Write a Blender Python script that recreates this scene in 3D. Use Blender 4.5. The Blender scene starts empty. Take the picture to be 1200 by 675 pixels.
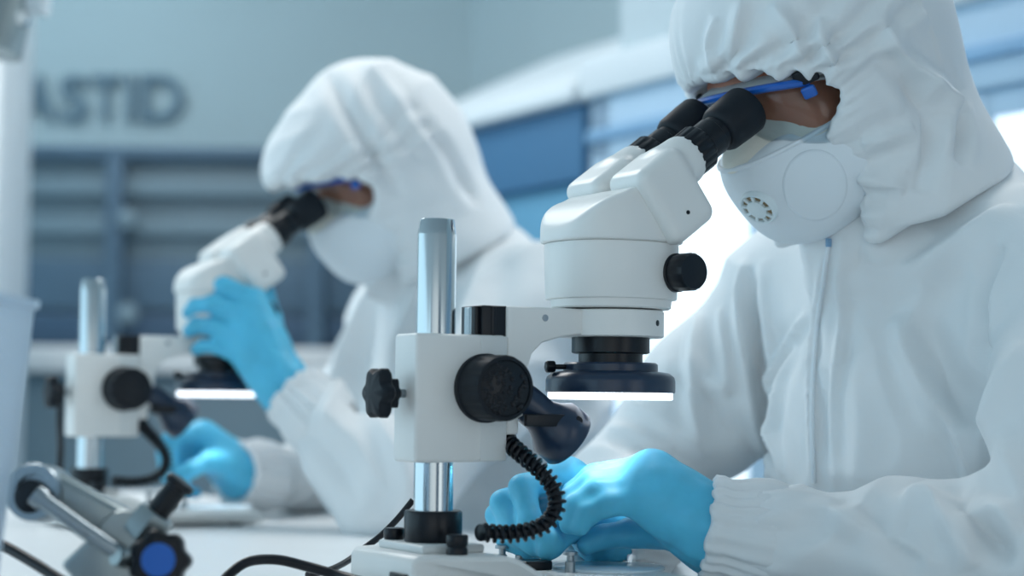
import bpy, bmesh, math, random
import numpy as np
from mathutils import Matrix, Vector
from mathutils.bvhtree import BVHTree

random.seed(4)
SC = bpy.context.scene
COL = SC.collection
T = 0.75                        # table top height
A = math.radians(30)            # heading of the workbench
CA, SA = math.cos(A), math.sin(A)

# ------------------------------------------------------------------ camera
FPX = 65.0 / 36.0 * 1200.0
PITCH = math.radians(3.5)
ROLL = math.radians(0.6)
CAM = Vector((0, 0, T + 0.16))
cd = bpy.data.cameras.new('camera'); cam = bpy.data.objects.new('camera', cd); COL.objects.link(cam)
cam.matrix_world = Matrix.Translation(CAM) @ Matrix.Rotation(math.pi/2 + PITCH, 4, 'X') @ Matrix.Rotation(ROLL, 4, 'Z')
cd.lens = 65; cd.sensor_width = 36; cd.clip_start = 0.05
cd.dof.use_dof = True; cd.dof.focus_distance = 1.58; cd.dof.aperture_fstop = 3.0
cd.dof.aperture_blades = 0
SC.camera = cam
CR = cam.matrix_world.to_3x3()

def ray(px, py):
    return (CR @ Vector(((px-600)/FPX, -(py-337.5)/FPX, -1))).normalized()
def P(px, py, y):
    "world point seen at that pixel of the photograph, y metres in front of the camera"
    d = ray(px, py); return CAM + d * (y / d.y)

# ------------------------------------------------------------------ materials
def lin(c):
    return tuple((v/12.92 if v <= .04045 else ((v+.055)/1.055)**2.4) for v in (x/255 for x in c))
def mat(name, rgb, rough=.5, metal=0, spec=.5, bump=0, bscale=200, var=.04, vscale=8, sub=0, sheen=0,
        trans=0, alpha=1, emit=0, ior=1.45, coat=0, weave=False, subcol=None):
    m = bpy.data.materials.new(name); m.use_nodes = True
    nt = m.node_tree; b = nt.nodes['Principled BSDF']; L = nt.links
    c = lin(rgb)
    tc = nt.nodes.new('ShaderNodeTexCoord')
    nz = nt.nodes.new('ShaderNodeTexNoise'); nz.inputs['Scale'].default_value = vscale; nz.inputs['Detail'].default_value = 3
    L.new(tc.outputs['Object'], nz.inputs['Vector'])
    rp = nt.nodes.new('ShaderNodeValToRGB')
    rp.color_ramp.elements[0].position = .3; rp.color_ramp.elements[1].position = .7
    rp.color_ramp.elements[0].color = tuple(max(0, v*(1-var)) for v in c) + (1,)
    rp.color_ramp.elements[1].color = tuple(min(1, v*(1+var)) for v in c) + (1,)
    L.new(nz.outputs['Fac'], rp.inputs['Fac']); L.new(rp.outputs['Color'], b.inputs['Base Color'])
    b.inputs['Roughness'].default_value = rough; b.inputs['Metallic'].default_value = metal
    b.inputs['Specular IOR Level'].default_value = spec; b.inputs['IOR'].default_value = ior
    b.inputs['Transmission Weight'].default_value = trans; b.inputs['Alpha'].default_value = alpha
    b.inputs['Coat Weight'].default_value = coat
    b.inputs['Sheen Weight'].default_value = sheen
    if sub:
        b.inputs['Subsurface Weight'].default_value = sub
        b.inputs['Subsurface Radius'].default_value = subcol or (.6, .9, 1.0)
        b.inputs['Subsurface Scale'].default_value = .006
    if emit:
        b.inputs['Emission Color'].default_value = c + (1,); b.inputs['Emission Strength'].default_value = emit
    if bump:
        n2 = nt.nodes.new('ShaderNodeTexNoise'); n2.inputs['Scale'].default_value = bscale; n2.inputs['Detail'].default_value = 2
        src = n2.outputs['Fac']
        L.new(tc.outputs['Object'], n2.inputs['Vector'])
        if weave:
            w = nt.nodes.new('ShaderNodeTexWave'); w.bands_direction = 'Z'; w.inputs['Scale'].default_value = 330
            w.inputs['Distortion'].default_value = 2.5; L.new(tc.outputs['Object'], w.inputs['Vector'])
            mx = nt.nodes.new('ShaderNodeMath'); mx.operation = 'ADD'
            L.new(n2.outputs['Fac'], mx.inputs[0]); L.new(w.outputs['Fac'], mx.inputs[1]); src = mx.outputs[0]
        bp = nt.nodes.new('ShaderNodeBump'); bp.inputs['Strength'].default_value = bump; bp.inputs['Distance'].default_value = .001
        L.new(src, bp.inputs['Height']); L.new(bp.outputs['Normal'], b.inputs['Normal'])
    return m

M = dict(
    cloth=mat('coverall_fabric', (226, 229, 231), .75, spec=.25, bump=.12, bscale=900, var=.015, vscale=5, weave=True),
    hoodm=mat('hood_fabric', (226, 229, 231), .75, spec=.25, bump=.12, bscale=900, var=.015, vscale=5, weave=True),
    glove=mat('blue_nitrile', (88, 188, 222), .50, spec=.4, bump=.15, bscale=140, var=.10, vscale=30, sub=.25, subcol=(.2, .7, 1.0)),
    skin=mat('skin', (176, 112, 86), .5, sub=.2, subcol=(1, .4, .25), bump=.1, bscale=500),
    mask=mat('respirator_shell', (226, 233, 238), .55, spec=.3, var=.01),
    masktop=mat('respirator_nose_panel', (222, 220, 210), .75, bump=.2, bscale=500, var=.02),
    valve=mat('valve_plastic', (222, 234, 238), .35),
    valvehole=mat('valve_membrane', (150, 128, 96), .6),
    clear=mat('clear_polycarbonate', (235, 245, 250), .04, trans=1, ior=1.25, spec=.5, var=0),
    vent=mat('hazy_clear_plastic', (226, 234, 238), .22, trans=.55, ior=1.2, var=0),
    gblue=mat('blue_goggle_frame', (28, 92, 178), .3, spec=.5, coat=.3),
    enamel=mat('white_enamel', (228, 228, 226), .34, spec=.5, var=.015, bump=.05, bscale=700),
    enamel2=mat('light_grey_enamel', (214, 217, 217), .36, spec=.5, var=.02, bump=.05, bscale=700),
    black=mat('black_plastic', (8, 15, 24), .33, spec=.4, bump=.08, bscale=500),
    rubber=mat('black_rubber', (19, 26, 34), .55, spec=.3, bump=.1, bscale=500),
    lamp=mat('dark_blue_lamp_shell', (26, 46, 70), .3, spec=.6),
    chrome=mat('polished_steel', (190, 198, 202), .16, metal=1, var=.02),
    steel=mat('brushed_steel', (150, 160, 166), .32, metal=1, var=.06),
    gunmetal=mat('dull_grey_metal', (150, 160, 162), .34, metal=.8, var=.08, vscale=40),
    led=mat('led_diffuser', (240, 247, 255), .4, emit=2.1, var=0),
    glass=mat('clear_acrylic', (230, 242, 248), .08, trans=1, ior=1.3, var=0),
    stage=mat('stage_glass', (215, 232, 240), .12, spec=.6, var=.01),
    table=mat('white_laminate', (222, 226, 228), .35, spec=.5, var=.015, bump=.03, bscale=300),
    bin=mat('frosted_plastic', (222, 234, 244), .35, trans=.75, ior=1.2, var=.02),
    wall=mat('painted_wall', (158, 178, 185), .8, spec=.2, var=.02, vscale=1.5),
    wallr=mat('painted_side_wall', (164, 182, 188), .8, spec=.2, var=.02, vscale=1.5),
    floor=mat('grey_vinyl', (120, 140, 150), .5, var=.05, vscale=3),
    ceil=mat('ceiling_paint', (225, 230, 232), .85, var=.01),
    letter=mat('slate_letters', (84, 112, 128), .6),
    cabgrey=mat('slate_grey_cabinet', (108, 130, 142), .5, var=.04, vscale=3),
    cabdark=mat('dark_grey_cabinet', (74, 100, 120), .5, var=.05, vscale=3),
    cabblue=mat('mid_blue_cabinet', (90, 148, 180), .5, var=.03, vscale=3),
    cabblue2=mat('deep_blue_band', (60, 108, 146), .5, var=.03, vscale=3),
    cablight=mat('pale_blue_cabinet', (168, 196, 218), .45, var=.02, vscale=3),
    colwhite=mat('column_paint', (236, 241, 244), .6, var=.01),
    cabdark2=mat('night_grey_cabinet', (56, 82, 106), .5, var=.04, vscale=3),
    cabupper=mat('upper_housing_paint', (182, 197, 204), .6, var=.01),
    cabrail=mat('rail_blue', (122, 162, 196), .45),
    cabwhite=mat('white_cabinet', (204, 214, 220), .5, var=.01),
    lit=mat('lit_window', (236, 246, 252), .5, emit=.62, var=0),
    bluecap=mat('blue_cap', (18, 98, 190), .4),
)

# ------------------------------------------------------------------ mesh building
class MB:
    def __init__(s): s.v = []; s.f = []
    def add(s, v, f, mtx=None):
        o = len(s.v)
        for p in v:
            p = Vector(p)
            if mtx is not None: p = mtx @ p
            s.v.append(tuple(p))
        s.f += [tuple(i+o for i in q) for q in f]
        return s
    def bm(s, b, mtx=None):
        b.verts.index_update()
        s.add([v.co.copy() for v in b.verts], [[v.index for v in q.verts] for q in b.faces], mtx); b.free(); return s
    def box(s, lo, hi, bev=0.0, seg=3, mtx=None):
        b = bmesh.new(); bmesh.ops.create_cube(b, size=1)
        c = [(a+d)/2 for a, d in zip(lo, hi)]; e = [(d-a) for a, d in zip(lo, hi)]
        for v in b.verts: v.co = Vector((c[i] + v.co[i]*e[i] for i in range(3)))
        if bev: bmesh.ops.bevel(b, geom=list(b.edges), offset=bev, segments=seg, profile=.5, affect='EDGES')
        return s.bm(b, mtx)
    def prism(s, poly, y0, y1, bev=0.0, seg=3, mtx=None):
        "polygon in (x, z), extruded along y"
        b = bmesh.new()
        a = [b.verts.new((x, y0, z)) for x, z in poly]; c = [b.verts.new((x, y1, z)) for x, z in poly]
        n = len(poly)
        b.faces.new(a); b.faces.new(c[::-1])
        for i in range(n): b.faces.new((a[i], c[i], c[(i+1) % n], a[(i+1) % n]))
        bmesh.ops.recalc_face_normals(b, faces=list(b.faces))
        if bev:
            ed = [e for e in b.edges if len(e.link_faces) == 2 and e.calc_face_angle(0) > .6]
            bmesh.ops.bevel(b, geom=ed, offset=bev, segments=seg, profile=.5, affect='EDGES')
        return s.bm(b, mtx)
    def lathe(s, prof, org=(0, 0, 0), axis=(0, 0, 1), seg=48, mod=None, closed=False):
        "profile of (radius, distance along axis)"
        ax = Vector(axis).normalized(); q = ax.to_track_quat('Z', 'Y'); o = Vector(org)
        v = []; f = []
        for r, h in prof:
            for k in range(seg):
                t = 2*math.pi*k/seg; rr = r*(mod(k, h) if mod else 1)
                v.append(o + q @ Vector((rr*math.cos(t), rr*math.sin(t), h)))
        n = len(prof)
        for i in range(n-1):
            for k in range(seg):
                f.append((i*seg+k, i*seg+(k+1) % seg, (i+1)*seg+(k+1) % seg, (i+1)*seg+k))
        if closed:
            for k in range(seg): f.append(((n-1)*seg+k, (n-1)*seg+(k+1) % seg, (k+1) % seg, k))
        else:
            f.append(tuple(range(seg))[::-1]); f.append(tuple((n-1)*seg+k for k in range(seg)))
        return s.add(v, f)
    def tube(s, pts, r, seg=12, smooth=6):
        p = catmull(pts, smooth) if smooth else [Vector(q) for q in pts]
        v = []; f = []; up = None
        n = len(p)
        for i, c in enumerate(p):
            d = (p[min(i+1, n-1)] - p[max(i-1, 0)]).normalized()
            if up is None: up = d.orthogonal().normalized()
            up = (up - d*up.dot(d)).normalized(); sd = d.cross(up)
            rr = r(i/(n-1)) if callable(r) else r
            for k in range(seg):
                t = 2*math.pi*k/seg; v.append(c + up*rr*math.cos(t) + sd*rr*math.sin(t))
        for i in range(n-1):
            for k in range(seg): f.append((i*seg+k, i*seg+(k+1) % seg, (i+1)*seg+(k+1) % seg, (i+1)*seg+k))
        f.append(tuple(range(seg))[::-1]); f.append(tuple((n-1)*seg+k for k in range(seg)))
        return s.add(v, f)
    def build(s, name, m, parent=None, off=None, angle=40):
        v = s.v if off is None else [tuple(Vector(p)-Vector(off)) for p in s.v]
        me = bpy.data.meshes.new(name); me.from_pydata(v, [], s.f); me.validate(); me.update()
        b = bmesh.new(); b.from_mesh(me); bmesh.ops.recalc_face_normals(b, faces=list(b.faces)); b.to_mesh(me); b.free()
        return link(name, me, m, parent, angle)
def link(name, me, m, parent=None, angle=40):
    me.shade_smooth()
    if angle: me.set_sharp_from_angle(angle=math.radians(angle))
    me.materials.append(m)
    o = bpy.data.objects.new(name, me); COL.objects.link(o)
    if parent is not None: o.parent = parent
    return o
def catmull(pts, n):
    p = [Vector(q) for q in pts]; out = []
    e = [p[0]*2-p[1]] + p + [p[-1]*2-p[-2]]
    for i in range(1, len(e)-2):
        for k in range(n):
            t = k/n; a, b, c, d = e[i-1], e[i], e[i+1], e[i+2]
            out.append(.5*((2*b) + (c-a)*t + (2*a-5*b+4*c-d)*t*t + (3*b-a-3*c+d)*t**3))
    out.append(p[-1]); return out
def tag(o, label, cat, group=None):
    o['label'] = label; o['category'] = cat
    if group: o['group'] = group
    return o
def thing(name, loc, rz, label, cat, group=None):
    o = bpy.data.objects.new(name, None); COL.objects.link(o); o.empty_display_size = .05
    o.location = loc; o.rotation_euler = (0, 0, rz); return tag(o, label, cat, group)
def struct(name, mb, m):
    o = mb.build(name, m); o['kind'] = 'structure'; return o
def dup(o, parent=None):
    c = o.copy(); COL.objects.link(c)
    if parent is not None: c.parent = parent
    for ch in list(o.children): dup(ch, c)
    return c

# ------------------------------------------------------------------ implicit surfaces (smooth solids meshed by surface nets)
class Field:
    def __init__(s, lo, hi, h):
        s.lo = np.array(lo, float); s.h = h
        s.n = np.ceil((np.array(hi)-s.lo)/h).astype(int)+1
        s.G = np.full(s.n, .2, np.float32)
        s.ax = [(s.lo[i]+h*np.arange(s.n[i])).astype(np.float32) for i in range(3)]
    def sl(s, lo, hi):
        a = np.clip(np.floor((np.array(lo)-s.lo)/s.h).astype(int), 0, s.n); b = np.clip(np.ceil((np.array(hi)-s.lo)/s.h).astype(int)+1, 0, s.n)
        q = tuple(slice(x, y) for x, y in zip(a, b))
        return q, (s.ax[0][q[0]][:, None, None], s.ax[1][q[1]][None, :, None], s.ax[2][q[2]][None, None, :])
    def put(s, fn, lo, hi, k=.01, op='u'):
        m = k + 4*s.h
        q, (x, y, z) = s.sl(np.array(lo)-m, np.array(hi)+m)
        if 0 in s.G[q].shape: return s
        d = fn(x, y, z); g = s.G[q]
        if op == 'u':
            w = np.maximum(k-np.abs(g-d), 0)/max(k, 1e-6); s.G[q] = np.minimum(g, d)-w*w*k/4
        else:
            d = -d if op == 's' else d
            w = np.maximum(k-np.abs(g-d), 0)/max(k, 1e-6); s.G[q] = np.maximum(g, d)+w*w*k/4
        return s
    def cone(s, a, b, r1, r2, k=.01, op='u'):
        a = np.array(a, float); b = np.array(b, float); ba = b-a; l2 = max(ba@ba, 1e-9); r = max(r1, r2)
        def fn(x, y, z):
            t = np.clip(((x-a[0])*ba[0]+(y-a[1])*ba[1]+(z-a[2])*ba[2])/l2, 0, 1)
            return np.sqrt((x-a[0]-t*ba[0])**2+(y-a[1]-t*ba[1])**2+(z-a[2]-t*ba[2])**2)-(r1+(r2-r1)*t)
        return s.put(fn, np.minimum(a, b)-r, np.maximum(a, b)+r, k, op)
    def ell(s, c, r, R=None, k=.01, op='u'):
        c = np.array(c, float); R = np.eye(3) if R is None else np.array(R); m = max(r)
        def fn(x, y, z):
            p = [R[i][0]*(x-c[0])+R[i][1]*(y-c[1])+R[i][2]*(z-c[2]) for i in range(3)]
            k0 = np.sqrt(sum((p[i]/r[i])**2 for i in range(3))); k1 = np.sqrt(sum((p[i]/r[i]**2)**2 for i in range(3)))
            return k0*(k0-1)/np.maximum(k1, 1e-6)
        return s.put(fn, c-m, c+m, k, op)
    def rbox(s, c, e, rad, R=None, k=.01, op='u'):
        c = np.array(c, float); R = np.eye(3) if R is None else np.array(R); m = float(np.linalg.norm(e))
        def fn(x, y, z):
            p = [np.abs(R[i][0]*(x-c[0])+R[i][1]*(y-c[1])+R[i][2]*(z-c[2]))-e[i]+rad for i in range(3)]
            return np.sqrt(sum(np.maximum(q, 0)**2 for q in p))+np.minimum(np.maximum(np.maximum(p[0], p[1]), p[2]), 0)-rad
        return s.put(fn, c-m, c+m, k, op)
    def mesh(s, smooth=2):
        G = s.G; ins = G < 0; h = s.h
        c = [ins[i:ins.shape[0]-1+i, j:ins.shape[1]-1+j, k:ins.shape[2]-1+k] for i in (0, 1) for j in (0, 1) for k in (0, 1)]
        tot = sum(q.astype(np.int8) for q in c); act = (tot > 0) & (tot < 8)
        I = np.argwhere(act); idx = np.full(act.shape, -1, np.int64); idx[act] = np.arange(len(I))
        acc = np.zeros((len(I), 3)); cnt = np.zeros(len(I))
        corners = [(i, j, k) for i in (0, 1) for j in (0, 1) for k in (0, 1)]
        val = {cc: G[I[:, 0]+cc[0], I[:, 1]+cc[1], I[:, 2]+cc[2]].astype(float) for cc in corners}
        for a in corners:
            for ax in range(3):
                if a[ax]: continue
                b = list(a); b[ax] = 1; b = tuple(b)
                va, vb = val[a], val[b]; cr = (va < 0) != (vb < 0)
                t = np.where(cr, va/np.where(va == vb, 1, va-vb), 0)
                p = np.repeat(np.array(a, float)[None], len(I), 0); p[:, ax] = t
                acc[cr] += p[cr]; cnt[cr] += 1
        V = s.lo + h*(I + acc/np.maximum(cnt, 1)[:, None])
        F = []
        for ax in range(3):
            u, w = [(1, 2), (2, 0), (0, 1)][ax]
            sh = list(ins.shape); sl0 = [slice(None)]*3; sl1 = [slice(None)]*3
            sl0[ax] = slice(0, sh[ax]-1); sl1[ax] = slice(1, sh[ax])
            for q in (u, w): sl0[q] = slice(1, sh[q]-1); sl1[q] = slice(1, sh[q]-1)
            a = ins[tuple(sl0)]; b = ins[tuple(sl1)]
            for flip, mk in ((False, a & ~b), (True, ~a & b)):
                E = np.argwhere(mk)
                if not len(E): continue
                E[:, u] += 1; E[:, w] += 1
                def at(du, dw):
                    q = E.copy(); q[:, u] -= du; q[:, w] -= dw; return idx[q[:, 0], q[:, 1], q[:, 2]]
                quad = np.stack([at(1, 1), at(0, 1), at(0, 0), at(1, 0)], 1)
                F.append(quad[:, ::-1] if flip else quad)
        F = np.concatenate(F); F = F[(F >= 0).all(1)]
        for _ in range(smooth): V = relax(V, F)
        return V, F
def relax(V, F, f=.5):
    S = np.zeros_like(V); n = np.zeros(len(V))
    for i in range(4):
        a, b = F[:, i], F[:, (i+1) % 4]
        np.add.at(S, a, V[b]); np.add.at(n, a, 1); np.add.at(S, b, V[a]); np.add.at(n, b, 1)
    return V+(S/np.maximum(n, 1)[:, None]-V)*f
def normals(V, F):
    fn = np.cross(V[F[:, 2]]-V[F[:, 0]], V[F[:, 3]]-V[F[:, 1]]); N = np.zeros_like(V)
    for i in range(4): np.add.at(N, F[:, i], fn)
    return N/np.maximum(np.linalg.norm(N, axis=1), 1e-9)[:, None]
def mesh_obj(name, V, F, m, parent, off, angle=0):
    me = bpy.data.meshes.new(name); me.from_pydata((V-np.array(off)).tolist(), [], F.tolist()); me.update()
    return link(name, me, m, parent, angle)
def sines(V, freq, seed, K=14):
    r = np.random.RandomState(seed); out = np.zeros(len(V))
    for i in range(K):
        d = r.normal(size=3); d /= np.linalg.norm(d); out += np.sin(V@d*freq*r.uniform(.6, 1.5)*6.283+r.uniform(0, 6.283))
    return out/math.sqrt(K/2)
def crumple(V, F, amp, freq, seed):
    W = V+np.stack([sines(V, freq*.5, seed+i) for i in range(3)], 1)*.25/freq
    n = sines(W, freq, seed+9); r = (1-np.minimum(np.abs(n), 1.5))
    return V+normals(V, F)*(amp*(r-.4))[:, None]

class Sculpt:
    "folds pressed into a mesh along polylines: the polyline is cast on to the surface, then works by 3-D distance"
    def __init__(s, V, F, base):
        s.V, s.F = V, F; s.bvh = BVHTree.FromPolygons(V.tolist(), F.tolist())
        s.inv = base.inverted(); s.o = s.inv @ CAM; s.r3 = s.inv.to_3x3(); s.N = normals(V, F); s.D = np.zeros(len(V))
    def cast(s, pts, step=7):
        p = [Vector((a, b, 0)) for a, b in pts]; L = sum((p[i+1]-p[i]).length for i in range(len(p)-1))
        c = catmull(p, max(2, int(L/step/(len(p)-1)))) if len(p) > 2 else [p[0].lerp(p[1], k/max(1, int(L/step))) for k in range(int(L/step)+1)]
        out = []
        for q in c:
            h = s.bvh.ray_cast(s.o, s.r3 @ ray(q.x, q.y))
            if h[0] is not None: out.append(np.array(h[0]))
        return out
    def fold(s, pts, amp, w, taper=True, lip=.4, step=7):
        c = s.cast(pts, step)
        if len(c) < 2: return s
        c = np.array(c); lo = c.min(0)-4*w; hi = c.max(0)+4*w
        I = np.nonzero(((s.V > lo) & (s.V < hi)).all(1))[0]; v = s.V[I]
        best = np.full(len(I), 9.); tt = np.zeros(len(I)); n = len(c)-1
        for i in range(n):
            ab = c[i+1]-c[i]
            if ab@ab > .0025: continue
            t = np.clip((v-c[i])@ab/max(ab@ab, 1e-12), 0, 1); d = np.linalg.norm(v-c[i]-t[:, None]*ab, axis=1)
            b = d < best; best[b] = d[b]; tt[b] = (i+t[b])/n
        tp = np.sqrt(np.sin(np.pi*np.clip(tt, 0, 1))+1e-6) if taper else 1
        s.D[I] += amp*2.1*tp*(np.exp(-(best/(.8*w))**1.35)-lip*.8*np.exp(-((best-1.8*w)/w)**2))
        return s
    def done(s): return s.V+s.N*s.D[:, None]

# ================================================================== microscopes
NEARP = Vector(((511-600)/FPX*1.5, 1.5, T))
FARP = Vector(((109-600)/FPX*2.32, 2.32, T))
AX = .1693                      # optical axis, ahead of the pillar
ED = Vector((math.cos(math.radians(36.5)), 0, math.sin(math.radians(36.5))))   # eyepiece direction
EP = Vector((-ED.z, 0, ED.x))

def superell(rx, ry, n, seg=64):
    out = []
    for k in range(seg):
        t = 2*math.pi*k/seg; c, s_ = math.cos(t), math.sin(t)
        out.append((rx*math.copysign(abs(c)**(2/n), c), ry*math.copysign(abs(s_)**(2/n), s_)))
    return out
def loft(mb, rings, cx, cy=0):
    "rings of (z, rx, ry, n)"
    seg = 64; v = []; f = []
    for z, rx, ry, n in rings: v += [(cx+x, cy+y, z) for x, y in superell(rx, ry, n, seg)]
    for i in range(len(rings)-1):
        for k in range(seg): f.append((i*seg+k, i*seg+(k+1) % seg, (i+1)*seg+(k+1) % seg, (i+1)*seg+k))
    f.append(tuple(range(seg))[::-1]); f.append(tuple((len(rings)-1)*seg+k for k in range(seg)))
    return mb.add(v, f)
def knurl(n, depth): return lambda k, h: 1-depth*(1 if (k//2) % 2 else 0)

def make_microscope():
    r = thing('microscope', NEARP, A, '', 'microscope', 'stereo microscopes on the bench')
    # base: thick at the pillar, sloping to a thin deck under the lens
    top = [(-.047, .004), (-.047, .034), (-.043, .040), (.024, .040), (.034, .037), (.046, .029), (.058, .0215), (.072, .019), (.195, .019), (.20, .015), (.20, .004)]
    base = MB().prism(top, -.090, .090, .004)
    base.v = [(x, y*(.62+.38*min(1, max(0, (x+.047)/.10))), z) for x, y, z in base.v]
    base = base.build('base', M['enamel'], r)
    MB().box((-.030, -.040, .0395), (.026, .040, .0465), .0025).build('base_plate', M['enamel2'], base)
    for x, y in ((-.02, .045), (-.02, -.045), (.17, .065), (.17, -.065)):
        MB().lathe([(.008, 0), (.009, .001), (.009, .0045)], (x, y, 0), seg=20).build('rubber_foot', M['rubber'], base)
    MB().box((-.050, -.050, .012), (-.0462, -.022, .026), .001).build('power_socket', M['black'], base)
    for x, y in ((-.006, -.052), (-.018, .034)):
        MB().lathe([(.0085, 0), (.0085, .004), (.0075, .006), (.0085, .0075), (.0088, .014), (.0078, .0155), (.002, .0156)], (x, y, .0402), seg=28).build('base_knob', M['black'], base)
    MB().lathe([(.0228, .0465), (.0235, .048), (.0235, .070), (.0225, .0715), (.0165, .0715)], seg=56).build('pillar_collar', M['black'], r)
    MB().lathe([(.016, .04), (.016, .2945), (.0158, .2950), (.0142, .3062), (.0136, .307), (.009, .307)], seg=64).build('pillar', M['chrome'], r)
    # focus block
    blk = MB().box((-.0275, -.0195, .1105), (.0555, .0195, .2135), .003).build('focus_block', M['enamel'], r)
    MB().box((.0315, -.0202, .1115), (.0558, -.017, .2125), .0006).build('side_plate', M['enamel2'], blk)
    MB().box((.034, -.0165, .115), (.0575, .0165, .2378), .0012).box((.0425, -.0175, .2), (.0465, .0175, .2372), .0006).box((.0300, -.012, .2), (.0345, .012, .2372), .0006).build('dovetail_rack', M['black'], r)
    rk = MB()
    for i in range(14): rk.box((.0290, -.004, .2140+i*.0016), (.0302, .004, .2149+i*.0016), .0002, 1)
    rk.box((.0296, -.006, .2137), (.0302, .006, .2366), .0003, 1).build('rack_teeth', M['steel'], r)
    lk = MB().lathe([(.0035, 0), (.0035, .012)], (-.027, 0, .1652), (-1, 0, 0), seg=20)
    lk.build('lock_screw', M['steel'], r)
    star = lambda k, h: 1+.13*math.cos(6*2*math.pi*k/60)
    MB().lathe([(.009, .009), (.0115, .0095), (.0115, .016), (.017, .0175), (.0195, .020), (.0195, .026), (.017, .029), (.006, .031)], (-.027, 0, .1652), (-1, 0, 0), seg=60, mod=star).build('locking_knob', M['rubber'], r)
    for sd in (-1, 1):
        k = MB().lathe([(.0255, 0), (.028, .001), (.028, .005), (.0265, .006), (.0265, .033), (.0255, .0355), (.0225, .036), (.0225, .0345), (.0001, .0345)], (.0345, sd*.0195, .1702), (0, sd, 0), seg=96,
                      mod=lambda k_, h: 1-.05*(1 if (k_ // 2) % 4 == 0 and .006 < h < .034 else 0)).build('focus_knob', M['rubber'], r)
        cap = MB()
        rnd = random.Random(3)
        cap.lathe([(.022, .0345), (.022, .0352), (.0215, .0356), (.001, .0356)], (.0345, sd*.0195, .1702), (0, sd, 0), seg=40)
        for i in range(70):
            a_ = rnd.uniform(0, 6.28); q = .0205*math.sqrt(rnd.random())
            cap.lathe([(.0022, 0), (.002, .0008), (.001, .0014)], (.0345+q*math.cos(a_), sd*(.0195+.0354), .1702+q*math.sin(a_)), (0, sd, 0), seg=6)
        cap.build('knob_grip_cap', M['black'], k)
    # arm
    side = [(.0560, .1325), (.0560, .2378), (.13, .2378), (.13, .2165), (.108, .2135), (.090, .2085), (.080, .199), (.0755, .185), (.0755, .149), (.068, .1465), (.068, .1325)]
    arm = MB().prism(side, -.0195, .0195, .0022)
    arm.build('arm', M['enamel'], r)
    loft(MB(), [(.2150, .044, .044, 2), (.2160, .0455, .0455, 2), (.2368, .0455, .0455, 2), (.2378, .0445, .0445, 2)], AX).build('mounting_ring', M['enamel'], r)
    MB().lathe([(.0026, 0), (.0026, .0006), (.0012, .0007)], (AX+.0205, -.0402, .227), (.45, -.9, 0), seg=16).build('set_screw', M['black'], r)
    MB().lathe([(.0030, 0), (.0028, .0006), (.0012, .0007)], (.092, -.0193, .229), (0, -1, 0), seg=16).build('set_screw', M['steel'], r)
    MB().lathe([(.0335, .2155), (.0335, .2022), (.031, .2012), (.0275, .2010), (.0275, .193), (.0, .193)], (AX, 0, 0), seg=64).build('objective_lens', M['black'], r)
    rl = MB().lathe([(.030, .1935), (.039, .1935), (.0405, .192), (.0405, .1865), (.050, .1850), (.0545, .1815), (.0555, .178), (.0555, .169), (.0545, .168), (.036, .168), (.030, .172)], (AX, 0, 0), seg=72, closed=True).build('ring_light', M['lamp'], r)
    MB().lathe([(.0535, .1685), (.0535, .1628), (.0525, .1620), (.0345, .1620), (.0345, .1685)], (AX, 0, 0), seg=72, closed=True).build('led_ring', M['led'], rl)
    ts = MB()
    d = Vector((-.97, .25, 0)).normalized()
    ts.lathe([(.0022, 0), (.0022, .018)], Vector((AX, 0, .1895))+d*.039, d, seg=14).lathe([(.0045, 0), (.0052, .001), (.0052, .007), (.004, .008)], Vector((AX, 0, .1895))+d*.050, d, seg=24, mod=knurl(12, .1))
    ts.build('clamp_screw', M['black'], rl)
    # zoom body
    zb = MB(); loft(zb, [(.2392, .049, .0455, 2.3), (.2405, .0505, .047, 2.3), (.2468, .0510, .0475, 2.3), (.2474, .0545, .0500, 2.4), (.2485, .0552, .0505, 2.4), (.292, .0560, .0512, 2.5), (.2945, .0556, .051, 2.5), (.2955, .054, .0495, 2.5)], AX)
    zb.build('zoom_body', M['enamel'], r)
    fld = Field((AX-.075, -.065, .285), (AX+.085, .065, .365), .0016)
    fld.ell((AX-.002, 0, .284), (.060, 9, .0535), k=.001)
    fld.rbox((AX+.034, 0, .304), (.045, .07, .0335), .004, k=.012)
    def plan(x, y, z): return ((np.abs((x-AX)/.0585)**2.7+np.abs(y/.0525)**2.7)**(1/2.7)-1)*.052+0*z
    fld.put(plan, (-1, -1, -1), (1, 1, 1), .004, 'i')
    n0 = ED; p0 = Vector((AX+.050, 0, .324))
    fld.put(lambda x, y, z: (x-p0.x)*n0.x+(z-p0.z)*n0.z+0*y, (-1, -1, -1), (1, 1, 1), .003, 'i')
    fld.put(lambda x, y, z: (.2952-z)+0*x+0*y, (-1, -1, -1), (1, 1, 1), .002, 'i')
    V, F = fld.mesh(1); mesh_obj('head_cover', V, F, M['enamel'], r, (0, 0, 0))
    for sd in (-1, 1):
        zk = MB().lathe([(.0155, -.012), (.0165, -.001), (.0165, .005), (.0150, .006), (.0150, .0075), (.0160, .009), (.0160, .023), (.0145, .0255), (.003, .0262)], (AX+.036, sd*.0425, .270), (.26*0+.12, sd, 0), seg=64, mod=lambda k_, h: 1-.03*(1 if k_ % 4 == 0 and .008 < h < .024 else 0))
        zk.build('zoom_knob', M['black'], r)
    # binocular tubes
    tip = Vector((.288, 0, .419))
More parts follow.
